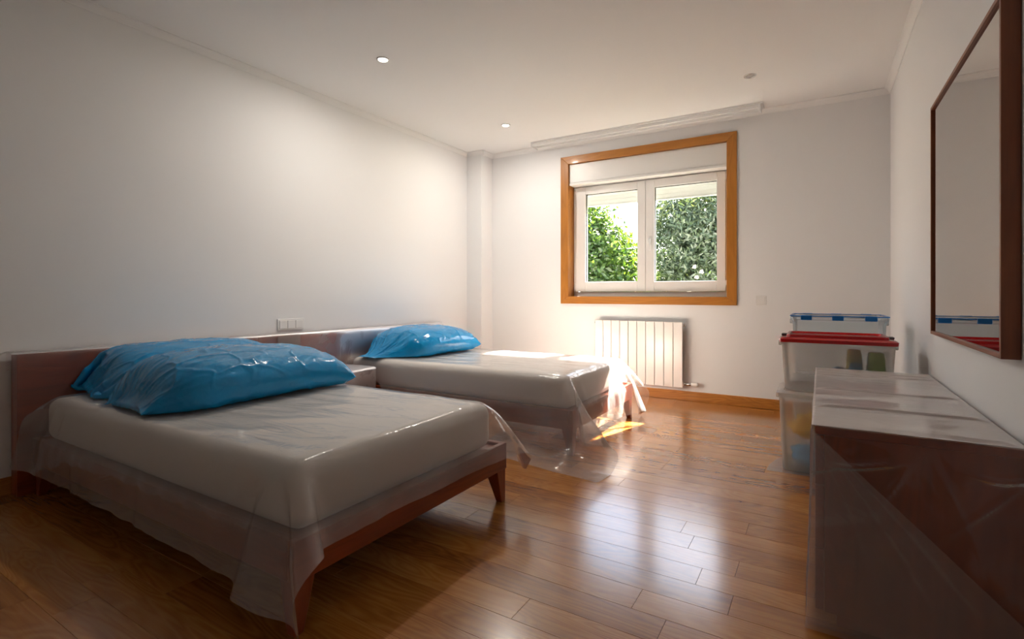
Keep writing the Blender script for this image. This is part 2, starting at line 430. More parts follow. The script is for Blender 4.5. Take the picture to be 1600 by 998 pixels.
# outer frame
fx0, fx1, fz0, fz1 = IX0 + .001, IX1 - .001, IZ0 + .001, 2.086
fr = [(fx0, fx0 + .036, fz0, fz1), (fx1 - .036, fx1, fz0, fz1), (fx0 + .036, fx1 - .036, fz0, fz0 + .048), (fx0 + .036, fx1 - .036, fz1 - .03, fz1)]
for a in fr: B('frame_bar', a[0], a[1], FY, FY + .07, a[2], a[3], 'pvc', wn, bevel=.003)
def sash(x0, x1, z0, z1, gx0, gx1, gz0, gz1, handle):
    s_ = bpy.data.objects.new('sash', None); COL.objects.link(s_); s_.parent = wn
    s_.location = Vector(((x0 + x1) / 2, FY, z0)) - wn.location
    y0, y1_ = FY - .018, FY + .045
    B('stile', x0, gx0, y0, y1_, z0, z1, 'pvc', s_, bevel=.004)
    B('stile', gx1, x1, y0, y1_, z0, z1, 'pvc', s_, bevel=.004)
    B('sash_rail', gx0, gx1, y0, y1_, z0, gz0, 'pvc', s_, bevel=.003)
    B('sash_rail', gx0, gx1, y0, y1_, gz1, z1, 'pvc', s_, bevel=.003)
    g = .005
    bmg = bmesh.new(); yg0, yg1 = FY + .004, FY + .02
    box(gx0, gx0 + g, yg0, yg1, gz0, gz1, bmg); box(gx1 - g, gx1, yg0, yg1, gz0, gz1, bmg)
    box(gx0 + g, gx1 - g, yg0, yg1, gz0, gz0 + g, bmg); box(gx0 + g, gx1 - g, yg0, yg1, gz1 - g, gz1, bmg)
    o = obj('gasket', bmg, 'dark', s_); o.location = -(s_.location + wn.location)
    yq = FY + .012
    bmp = bmesh.new(); vs = [bmp.verts.new(q) for q in ((gx0, yq, gz0), (gx1, yq, gz0), (gx1, yq, gz1), (gx0, yq, gz1))]; bmp.faces.new(vs)
    o = obj('pane', bmp, 'glass', s_); o.location = -(s_.location + wn.location)
    for hz in (z0 + .05, z1 - .07):
        hx = x0 - .006 if not handle else x1 + .006
        o = obj('hinge', lathe([(0, 0), (.007, 0), (.007, .05), (0, .05)], 10), 'pvc', s_, True)
        o.location = Vector((hx, FY - .012, hz)) - s_.location - wn.location
    if handle:
        hx = x0 + .042
        B('handle_base', hx - .014, hx + .014, y0 - .010, y0, 1.44, 1.53, 'pvc', s_, bevel=.005)
        o = obj('handle', tube([(hx, y0 - .008, 1.50), (hx, y0 - .040, 1.50), (hx + .004, y0 - .045, 1.48), (hx + .006, y0 - .045, 1.38)], [.009, .009, .010, .008], 10), 'pvc', s_, True)
        o.location = -(s_.location + wn.location)
sash(fx0 + .026, -1.4555, fz0 + .05, fz1 - .012, -2.083, -1.536, 1.094, 2.000, False)
sash(-1.4535, fx1 - .026, fz0 + .05, fz1 - .012, -1.369, -.803, 1.090, 2.000, True)
# roller shutter half-hidden above the glass
sh = thing('roller_shutter', 'pale roller shutter pulled down a little outside the window glass', 'shutter', (-1.46, FY + .115, 1.90))
for k in range(6):
    B('slat', WX0 + .03, WX1 - .03, FY + .108, FY + .120, 1.905 + k * .042, 1.905 + k * .042 + .0425, 'shutter', sh, bevel=.004)
B('bottom_bar', WX0 + .03, WX1 - .03, FY + .104, FY + .124, 1.888, 1.904, 'shutter', sh, bevel=.003)
B('guide', WX0 + .002, WX0 + .03, FY + .095, FY + .135, WZ0, WZ1, 'pvc', sh)
B('guide', WX1 - .03, WX1 - .002, FY + .095, FY + .135, WZ0, WZ1, 'pvc', sh)

# curtain rail under the ceiling
cr = thing('curtain_rail', 'white double curtain rail fixed to the ceiling above the window', 'curtain rail', (-1.5, 4.64, ZC))
RX0, RX1 = -2.55, -.40
B('back_plate', RX0, RX1, 4.57, 4.725, ZC - .014, ZC, 'rail', cr, bevel=.003)
B('track', RX0 + .01, RX1 - .03, 4.585, 4.612, ZC - .040, ZC - .014, 'rail', cr, bevel=.003)
B('track', RX0 + .01, RX1 - .03, 4.672, 4.700, ZC - .040, ZC - .014, 'rail', cr, bevel=.003)
B('end_cap', RX1 - .03, RX1 - .018, 4.578, 4.71, ZC - .055, ZC - .014, 'rail', cr, bevel=.003)
B('end_cap', RX0 - .002, RX0 + .01, 4.578, 4.71, ZC - .055, ZC - .014, 'rail', cr, bevel=.003)

# ------------------------------------------------------------------ garden
def leaves(name, pts, nrm, size, m, parent, rs, aspect=.45):
    n_ = len(pts)
    t = rs.normal(size=(n_, 3)); t -= (t * nrm).sum(1, keepdims=True) * nrm * .5
    t /= np.linalg.norm(t, axis=1, keepdims=True)
    q = np.cross(t, nrm + rs.normal(scale=.5, size=(n_, 3))); q /= np.linalg.norm(q, axis=1, keepdims=True) + 1e-9
    L = (size * rs.uniform(.6, 1.3, n_))[:, None]; W = L * aspect
    nn = np.cross(t, q)
    V = np.stack([pts, pts + t * L * .5 + q * W * .5 + nn * L * .08, pts + t * L, pts + t * L * .5 - q * W * .5 + nn * L * .08], 1).reshape(-1, 3)
    me = bpy.data.meshes.new(name); me.vertices.add(n_ * 4); me.vertices.foreach_set('co', V.ravel())
    me.loops.add(n_ * 4); me.loops.foreach_set('vertex_index', np.arange(n_ * 4)); me.polygons.add(n_)
    me.polygons.foreach_set('loop_start', np.arange(0, n_ * 4, 4)); me.update(); me.validate()
    me.materials.append(M[m]); o = bpy.data.objects.new(name, me); COL.objects.link(o); o.parent = parent; o['kind'] = 'stuff'
    return o
def plant(name, label, cat, base, blobs, n_, size, m, seed, aspect=.45, group=None):
    rs = np.random.RandomState(seed); t = thing(name, label, cat, base, group)
    vol = np.array([b[3] * b[4] * b[5] for b in blobs]) ** .67; vol /= vol.sum(); P = []; N = []
    for b, k in zip(blobs, vol):
        k = int(n_ * k); d_ = rs.normal(size=(k, 3)); d_ /= np.linalg.norm(d_, axis=1, keepdims=True)
        bump = 1 + .13 * np.sin(d_[:, 0] * 9 + seed) * np.sin(d_[:, 1] * 8 + 2) + .10 * np.sin(d_[:, 2] * 15 + d_[:, 0] * 11)
        r = (1 - np.abs(rs.normal(scale=.16, size=k))) * bump
        P.append(np.array(b[:3]) + d_ * np.array(b[3:6]) * r[:, None]); N.append(d_)
    P = np.concatenate(P); N = np.concatenate(N); kz = P[:, 2] > .0; P = P[kz]; N = N[kz]
    leaves('foliage', P, N, size, m, t, rs, aspect)
    bm_ = bmesh.new()
    for b in blobs[:6]:
        tube([(b[0] * .3, b[1] * .3, 0), (b[0] * .6, b[1] * .6, b[2] * .5), (b[0], b[1], b[2] + b[5] * .5)], [.07, .05, .015], 7, bm_)
    obj('branches', bm_, 'bark', t, True)
    return t
GZ = -.35
g_ = B('ground', -14, 10, YB + T, 30, GZ - .1, GZ, 'soil'); struct(g_)
plant('garden_hedge', 'sunlit bright green hedge bush seen through the pane without a handle', 'hedge', (-3.95, 8.7, GZ),
      [(0, 0, 1.5, 1.25, .8, 1.45), (-1.2, .1, 1.7, 1.3, .8, 1.6), (.75, 0, 1.1, .75, .7, 1.15), (.2, -.2, .7, 1.3, .8, .9), (-.3, .2, 2.6, 1.0, .7, .9), (.55, .1, 1.9, .7, .6, .8), (-2.6, .3, 1.7, 1.4, .8, 1.7)], 60000, .10, 'leaf1', 3)
plant('olive_tree', 'silvery green olive tree seen through the pane with the handle', 'tree', (-1.50, 8.5, GZ),
      [(.05, 0, 2.05, .95, .9, .95), (.3, .1, 2.45, .9, .8, .65), (-.40, .1, 2.55, .55, .6, .5), (.8, 0, 1.8, .8, .8, 1.1), (.1, -.2, 1.5, .75, .7, .7), (1.4, .3, 2.1, .9, .9, .9), (2.2, .4, 2.0, 1.1, .9, 1.1)], 60000, .095, 'leaf2', 5, .28)
plant('dark_shrub', 'dark green shrub growing low behind the olive tree', 'shrub', (-2.6, 11.6, GZ),
      [(-.8, 0, 1.2, 1.2, .8, 1.3), (.6, .1, 1.3, 1.3, .8, 1.3), (2.2, .1, 1.4, 1.5, .8, 1.4)], 20000, .10, 'leaf3', 9)
rb = plant('rose_bush', 'rose bush with white blossoms in front of the olive tree', 'bush', (-1.55, 6.75, GZ),
      [(0, 0, .75, .7, .4, .75), (.7, .05, .8, .6, .4, .78), (-.8, .05, .7, .6, .4, .72)], 6500, .07, 'leaf3', 13)
rs = random.Random(4)
def blossom(loc, r):
    bm_ = bmesh.new()
    for k in range(7):
        a = k * 2.399; rr = r * (.35 + .65 * k / 7)
        p = [(0, 0, 0)] + [(rr * math.cos(a + t), rr * math.sin(a + t), r * (.75 - .35 * k / 7)) for t in (-.6, 0, .6)]
        vs = [bm_.verts.new(q) for q in p]; bm_.faces.new(vs)
    o = obj('blossom', bm_, 'petal', rb); o.location = loc; o.rotation_euler = (rs.uniform(.8, 1.6), 0, rs.uniform(-.5, .5))
for (x_, z_) in [(.12, 1.66), (.20, 1.60), (.14, 1.53), (.42, 1.52), (-.05, 1.47), (.30, 1.42), (-.35, 1.44), (.50, 1.45), (-.5, 1.55), (-.9, 1.40), (-.7, 1.43), (.62, 1.60), (-.2, 1.40), (.05, 1.38)]:
    blossom((x_ + .15, -.42, z_ * .97 + .02), .036)

# ------------------------------------------------------------------ radiator
rad = thing('radiator', 'white panel radiator of ten flat sections below the window', 'radiator', (-1.47, 4.72, .12))
RAX0, RW = -1.895, .0838
for k in range(10):
    x0 = RAX0 + k * RW
    se = B('section', x0 + .0018, x0 + RW - .0018, 4.690, 4.702, .125, .715, 'white', rad, bevel=.004)
    bm_ = bmesh.new(); xc = x0 + RW / 2
    box(xc - .012, xc + .012, 4.702, 4.762, .14, .70, bm_)
    box(x0 + .006, x0 + RW - .006, 4.712, 4.760, .665, .700, bm_); box(x0 + .006, x0 + RW - .006, 4.712, 4.760, .14, .175, bm_)
    for q in (-.025, .025): box(xc + q - .002, xc + q + .002, 4.702, 4.758, .15, .70, bm_)
    o = obj('core', bm_, 'white', se); o.location = -(se.location + rad.location)
def ydisc(name, x, z, y, r, depth, m, par, ax='x'):
    o = obj(name, lathe([(0, 0), (r, 0), (r, depth), (r * .7, depth + .004), (0, depth + .004)], 14), m, par, True)
    o.rotation_euler = (0, math.pi / 2, 0); o.location = Vector((x, y, z)) - par.location; return o
ydisc('plug', RAX0 + 10 * RW, .69, 4.735, .018, .012, 'metal', rad)
ydisc('plug', RAX0 + 10 * RW, .155, 4.735, .016, .012, 'metal', rad)
v_ = ydisc('valve_body', RAX0 + 10 * RW + .012, .155, 4.735, .013, .05, 'metal', rad)
ydisc('thermostat_head', RAX0 + 10 * RW + .066, .155, 4.735, .019, .055, 'white', rad)
o = obj('pipe', tube([(RAX0 + 10 * RW + .05, 4.735, .155), (RAX0 + 10 * RW + .05, 4.79, .155)], .008), 'metal', rad, True); o.location = -rad.location
ydisc('bleed_valve', RAX0 - .014, .69, 4.735, .012, .010, 'metal', rad)
for z_ in (.2, .64): B('bracket', -1.48, -1.46, 4.76, 4.7895, z_, z_ + .03, 'white', rad)

# ------------------------------------------------------------------ switches
sw = thing('light_switch', 'white single rocker switch on the wall beside the window casing', 'switch', (-.43, YB, .915))
B('plate', -.470, -.390, YB - .008, YB, .875, .955, 'switch', sw, bevel=.003)
B('rocker', -.458, -.402, YB - .013, YB - .007, .887, .943, 'switch', sw, bevel=.002)
s3 = thing('socket_plate', 'white triple switch plate on the wall above the headboard', 'switch', (XL, 2.372, .745))
B('plate', XL, XL + .009, 2.262, 2.484, .703, .787, 'switch', s3, bevel=.003)
for k in range(3): B('rocker', XL + .008, XL + .014, 2.277 + k * .0655, 2.277 + k * .0655 + .062, .716, .774, 'switch', s3, bevel=.002)

# ------------------------------------------------------------------ downlights
def downlight(x, y, on, label, k=1.0):
    t = thing('downlight', label, 'ceiling light', (x, y, ZC), 'recessed ceiling downlights')
    o = obj('ring', lathe([(.030, 0), (.043, -.001), (.043, -.004), (.036, -.006), (.030, -.004), (.030, 0)], 28), 'rail' if on else 'metal', t, True)
    o = obj('lens', lathe([(0, -.0025), (.030, -.0025)], 24), 'lampon' if on else 'lampoff', t, True)
    if on:
        l_ = bpy.data.lights.new('downlight_lamp', 'AREA'); l_.shape = 'DISK'; l_.size = .056; l_.energy = LAMP_W * k; l_.color = (1, .93, .84)
        lo = bpy.data.objects.new('downlight_lamp', l_); COL.objects.link(lo); lo.parent = t; lo.location = (0, 0, -.008)
downlight(-2.49, 2.446, True, 'lit recessed downlight in the ceiling above the nightstand between the beds')
downlight(-2.49, 3.989, True, 'lit recessed downlight in the ceiling near the pillar')
downlight(-.43, 3.989, False, 'unlit recessed downlight near the end of the curtain rail')

# ------------------------------------------------------------------ headboard and nightstand
HX = -3.27                                  # front face of the headboard
HY0, HY1, HZ = .845, 4.015, .682
hb = thing('headboard', 'long dark mahogany headboard running behind both beds', 'headboard', (XL + .05, 2.43, 0))
panels = [(HY0, 2.06), (2.062, 2.985), (2.987, HY1)]
for a, b in panels: B('panel', HX - .022, HX, a, b, .10 if a > HY0 else 0.0, HZ, 'mahy', hb, bevel=.002)
B('end_board', XL + .016, HX - .022, HY0, HY0 + .022, 0, HZ, 'mahz', hb, bevel=.002)
B('end_board', XL + .016, HX - .022, HY1 - .022, HY1, 0, HZ, 'mahz', hb, bevel=.002)
B('top_board', XL + .016, HX - .022, HY0 + .022, HY1 - .022, HZ - .02, HZ, 'mahy', hb, bevel=.002)
ns = thing('nightstand', 'low mahogany nightstand between the two beds', 'nightstand', (-3.05, 2.40, 0))
NX1, NY0, NY1 = -2.84, 2.10, 2.70
B('top', HX + .002, NX1, NY0, NY1, .400, .418, 'mahy', ns, bevel=.002)
B('side', HX + .002, NX1, NY0, NY0 + .018, .14, .400, 'mahx', ns); B('side', HX + .002, NX1, NY1 - .018, NY1, .14, .400, 'mahx', ns)
B('bottom', HX + .002, NX1, NY0 + .018, NY1 - .018, .14, .158, 'mahx', ns)
dr = B('drawer', NX1 - .018, NX1 + .003, NY0 + .020, NY1 - .020, .162, .396, 'mahy', ns, bevel=.002)
o = obj('knob', lathe([(0, 0), (.008, 0), (.008, .012), (.014, .018), (.012, .026), (0, .028)], 14), 'mahy', dr, True); o.rotation_euler = (0, math.pi / 2, 0); o.location = (.0105, 0, 0)
for sx in (HX + .03, NX1 - .06):
    for sy in (NY0 + .01, NY1 - .05): B('leg', sx, sx + .04, sy, sy + .04, 0, .14, 'mahz', ns, bevel=.003)

# ------------------------------------------------------------------ beds
def tapered_leg(par, cx, cy, sx, sy, h):
    """square leg, outer corner upright, inner faces taper"""
    bm_ = bmesh.new(); t, b = .070, .032; vs = []
    for s_, z_ in ((b, 0), (t, h)):
        vs.append([bm_.verts.new((cx - sx * (s_ if i else 0), cy - sy * (s_ if j else 0), z_)) for i, j in ((0, 0), (1, 0), (1, 1), (0, 1))])
    for k in range(4): bm_.faces.new((vs[0][k], vs[0][(k + 1) % 4], vs[1][(k + 1) % 4], vs[1][k]))
    bm_.faces.new(vs[0]); bm_.faces.new(vs[1]); bmesh.ops.recalc_face_normals(bm_, faces=bm_.faces[:])
    o = obj('leg', bm_, 'mahz', par, bevel=.003); o.location = -par.location
FX0, FX1 = HX + .004, -1.262
def bed(y0, y1, lab):
    t = thing('bed_frame', lab, 'bed', ((FX0 + FX1) / 2, (y0 + y1) / 2, 0), 'twin beds')
    z0, z1 = .152, .272
    B('side_rail', FX0, FX1 - .028, y0, y0 + .026, z0, z1, 'mahx', t, bevel=.003)
    B('side_rail', FX0, FX1 - .028, y1 - .026, y1, z0, z1, 'mahx', t, bevel=.003)
    B('foot_rail', FX1 - .028, FX1, y0, y1, z0, z1, 'mahy', t, bevel=.003)
    B('head_rail', FX0, FX0 + .026, y0 + .026, y1 - .026, z0, z1, 'mahy', t, bevel=.003)
    B('base_panel', FX0 + .026, FX1 - .028, y0 + .026, y1 - .026, .238, .258, 'mahx', t)
    for cx, sx in ((FX1 - .004, 1), (FX0 + .03, -1)):
        for cy, sy in ((y0 + .004, -1), (y1 - .004, 1)):
            tapered_leg(t, cx, cy, sx, sy, z0 + .05 if False else z0)
    return t
BY = [(.900, 2.030), (2.775, 3.905)]
bed(*BY[0], 'mahogany bed frame with tapered legs under the mattress with two bagged pillows')
bed(*BY[1], 'mahogany bed frame with tapered legs under the sunlit mattress near the radiator')
def soft_box(x0, x1, y0, y1, z0, z1, r, m, nm):
    bm_ = box(x0, x1, y0, y1, z0, z1); c = Vector(((x0 + x1) / 2, (y0 + y1) / 2, z0))
    bmesh.ops.translate(bm_, verts=bm_.verts[:], vec=-c)
    bmesh.ops.bevel(bm_, geom=bm_.edges[:], offset=r, segments=5, profile=.5, affect='EDGES')
    o = obj(nm, bm_, m, None, True); o.location = c; return o
MX0, MX1, MZ0, MZ1 = -3.225, -1.302, .260, .462
MY = [(.936, 1.975), (2.811, 3.848)]
tag(soft_box(MX0, MX1, *MY[0], MZ0, MZ1, .052, 'mattress', 'mattress'), 'cream mattress carrying the two blue pillow bags', 'mattress', 'twin mattresses')
tag(soft_box(MX0, MX1, *MY[1], MZ0, MZ1, .052, 'mattress', 'mattress'), 'cream mattress with sunlight on it carrying one blue pillow bag', 'mattress', 'twin mattresses')

# ------------------------------------------------------------------ cloth by position-based dynamics
def sd_push(P, c, b, r, eps, R=None):
    """push points out of a rounded box; returns pushed points and contact mask"""
    q0 = P - c
    if R is not None: q0 = q0 @ R
    q = np.abs(q0) - (b - r); mx = np.maximum(q, 0); ln = np.linalg.norm(mx, axis=-1)
    ins = np.minimum(q.max(-1), 0); d_ = ln + ins - r
    hit = d_ < eps
    if not hit.any(): return P, hit
    g = np.where((ln > 1e-9)[..., None], mx / np.maximum(ln, 1e-9)[..., None], (q == q.max(-1, keepdims=True)).astype(float))
    g = g * np.sign(np.where(q0 == 0, 1, q0))
    if R is not None: g = g @ R.T
    P = np.where(hit[..., None], P + g * (eps - d_)[..., None], P)
    return P, hit

def pbd(P, cons, collide, steps=240, iters=6, dt=.016, damp=.985, gravity=-9.8, fric=.6, weld=None, force=None):
    V = np.zeros_like(P)
    for st in range(steps):
        V[..., 2] += gravity * dt
        if force is not None: V += force(P, st) * dt
        Pn = P + V * dt
        for it in range(iters):
            for (ia, ib, L, k) in cons:
                a = Pn[ia]; b = Pn[ib]; dlt = b - a
                ln = np.sqrt((dlt * dlt).sum(-1, keepdims=True)) + 1e-12
                corr = dlt * ((ln - L) / ln * (.5 * k))
                Pn[ia] = a + corr; Pn[ib] = b - corr
            if weld is not None: weld(Pn)
            if it >= iters - 2 or it % 3 == 0: Pn, hit = collide(Pn)
        Vn = (Pn - P) / dt
        sp = np.linalg.norm(Vn, axis=-1, keepdims=True); Vn *= np.minimum(1, 2.5 / np.maximum(sp, 1e-9))
        Vn[hit] *= (1 - fric); V = Vn * damp; P = Pn
    return P

def grid_cons(nu, nv, du, dv, lead=(), kb=.25):
    """structural, shear and bending pairs of a grid as slice pairs that never share a vertex within one batch"""
    C = []; E = tuple(lead); s_ = slice
    def two(n_, step, off): return s_(off, n_ - step + 0, 1)
    for o_ in (0, 1):
        e = (nu - 1 - o_) // 2 + (0 if (nu - 1 - o_) % 2 == 0 else 1)
        na = len(range(o_, nu - 1, 2)); C.append((E + (s_(o_, o_ + 2 * na, 2), s_(None)), E + (s_(o_ + 1, o_ + 1 + 2 * na, 2), s_(None)), du, 1.0))
        nb = len(range(o_, nv - 1, 2)); C.append((E + (s_(None), s_(o_, o_ + 2 * nb, 2)), E + (s_(None), s_(o_ + 1, o_ + 1 + 2 * nb, 2)), dv, 1.0))
    dg = math.hypot(du, dv)
    for o_ in (0, 1):
        na = len(range(o_, nu - 1, 2))
        C.append((E + (s_(o_, o_ + 2 * na, 2), s_(0, nv - 1)), E + (s_(o_ + 1, o_ + 1 + 2 * na, 2), s_(1, nv)), dg, .5))
        C.append((E + (s_(o_, o_ + 2 * na, 2), s_(1, nv)), E + (s_(o_ + 1, o_ + 1 + 2 * na, 2), s_(0, nv - 1)), dg, .5))
    for o_ in range(4):
        if kb <= 0: break
        ia = np.array([i for i in range(nu - 2) if i % 4 in (o_,)]); 
        if len(ia): C.append((E + (s_(o_, o_ + 4 * len(ia), 4), s_(None)), E + (s_(o_ + 2, o_ + 2 + 4 * len(ia), 4), s_(None)), 2 * du, kb))
        ja = np.array([j for j in range(nv - 2) if j % 4 in (o_,)])
        if len(ja): C.append((E + (s_(None), s_(o_, o_ + 4 * len(ja), 4)), E + (s_(None), s_(o_ + 2, o_ + 2 + 4 * len(ja), 4)), 2 * dv, kb))
    return C

def bed_sheet(k, x0, x1, y0, y1, rot, label, seed, cut=0):
    """a polythene sheet dropped over mattress k"""
    d_ = .027; nu = int((x1 - x0) / d_) + 1; nv = int((y1 - y0) / d_) + 1
    rs = np.random.RandomState(seed)
    U, W = np.meshgrid(np.linspace(x0, x1, nu), np.linspace(y0, y1, nv), indexing='ij')
    du, dv = (x1 - x0) / (nu - 1), (y1 - y0) / (nv - 1)
    cx, cy = (x0 + x1) / 2, (y0 + y1) / 2
    if cut:      # near edge trimmed back towards the head
        tt = np.clip((x0 + .75 - U) / .40, 0, 1); tt = tt * tt * (3 - 2 * tt)
        W = y1 - (y1 - W) * (y1 - y0 - cut * tt) / (y1 - y0)
    X = cx + (U - cx) * math.cos(rot) - (W - cy) * math.sin(rot); Y = cy + (U - cx) * math.sin(rot) + (W - cy) * math.cos(rot)
    Z = np.full_like(X, MZ1 + .012) + .004 * np.sin(U * 21 + seed) * np.sin(W * 17) + rs.normal(scale=.0015, size=X.shape)
    P = np.stack([X, Y, Z], -1)
    my0, my1 = MY[k]; by0, by1 = BY[k]
    mc = np.array([(MX0 + MX1) / 2, (my0 + my1) / 2, (MZ0 + MZ1) / 2]); mb = np.array([(MX1 - MX0) / 2, (my1 - my0) / 2, (MZ1 - MZ0) / 2])
    fc = np.array([(FX0 + FX1) / 2, (by0 + by1) / 2, .212]); fb = np.array([(FX1 - FX0) / 2, (by1 - by0) / 2, .060])
    legs = [(np.array([FX1 - .034, y_, .08]), np.array([.036, .036, .08])) for y_ in (by0 + .034, by1 - .034)]
    def collide(Q):
        Q, h1 = sd_push(Q, mc, mb, .045, .009)
        Q, h2 = sd_push(Q, fc, fb, .010, .011)
        h = h1 | h2
        for c_, b_ in legs: Q, h3 = sd_push(Q, c_, b_, .008, .006); h |= h3
        hw = Q[..., 0] < HX + .008; Q[..., 0] = np.maximum(Q[..., 0], HX + .008)
        hf = Q[..., 2] < .004; Q[..., 2] = np.maximum(Q[..., 2], .004)
        if k == 1:   # the nightstand stands beside this bed
            Q, h4 = sd_push(Q, np.array([(HX + NX1) / 2, (NY0 + NY1) / 2, .21]), np.array([(NX1 - HX) / 2, (NY1 - NY0) / 2, .21]), .005, .006); h |= h4
        return Q, h | hf | hw
    flat = np.stack([U, W, 0 * U], -1)
    cons = [(a, b, np.linalg.norm(flat[b] - flat[a], axis=-1, keepdims=True), kk) for a, b, L, kk in grid_cons(nu, nv, du, dv, kb=.35)]
    P = pbd(P, cons, collide, steps=260, iters=12, dt=.012, gravity=-1.1)
    # pleats of the hanging film and soft wrinkles on top
    for i in range(nu):
        for j in range(nv):
            x_, y_, z_ = P[i, j]; dp = min(1, max(0, (MZ1 - .03 - z_) / .16)) * min(1, max(0, (z_ - .02) / .05))
            r1 = (1 - abs(mnoise.noise((x_ * 7 + seed, z_ * 1.2, seed))) * 2.2); r2 = (1 - abs(mnoise.noise((y_ * 6 + seed, z_ * 1.2, 4))) * 2.2)
            if y_ < by0: P[i, j, 1] -= .016 * dp * max(0, r1)
            if y_ > by1: P[i, j, 1] += .016 * dp * max(0, r1)
            if x_ > FX1: P[i, j, 0] += .012 * dp * max(0, r2)
            if z_ > MZ1: P[i, j, 2] += .0045 * max(0, 1 - abs(mnoise.noise((x_ * 2.2 + .8 * y_, y_ * 9 - 1.5 * x_, seed))) * 4)
    o = obj('plastic_sheet', grid_mesh(P), 'film', None, True)
    sm = o.modifiers.new('smooth', 'SUBSURF'); sm.levels = 1; sm.render_levels = 1
    return tag(o, label, 'plastic sheet', 'protective polythene sheets')
bed_sheet(0, -3.30, -1.098, .610, 2.225, -.010, 'milky polythene sheet draped over the mattress with two blue pillow bags', 2)
bed_sheet(1, -3.27, -.945, 2.22, 4.15, .010, 'milky polythene sheet draped over the sunlit bed and trailing on the floor', 5, cut=.44)

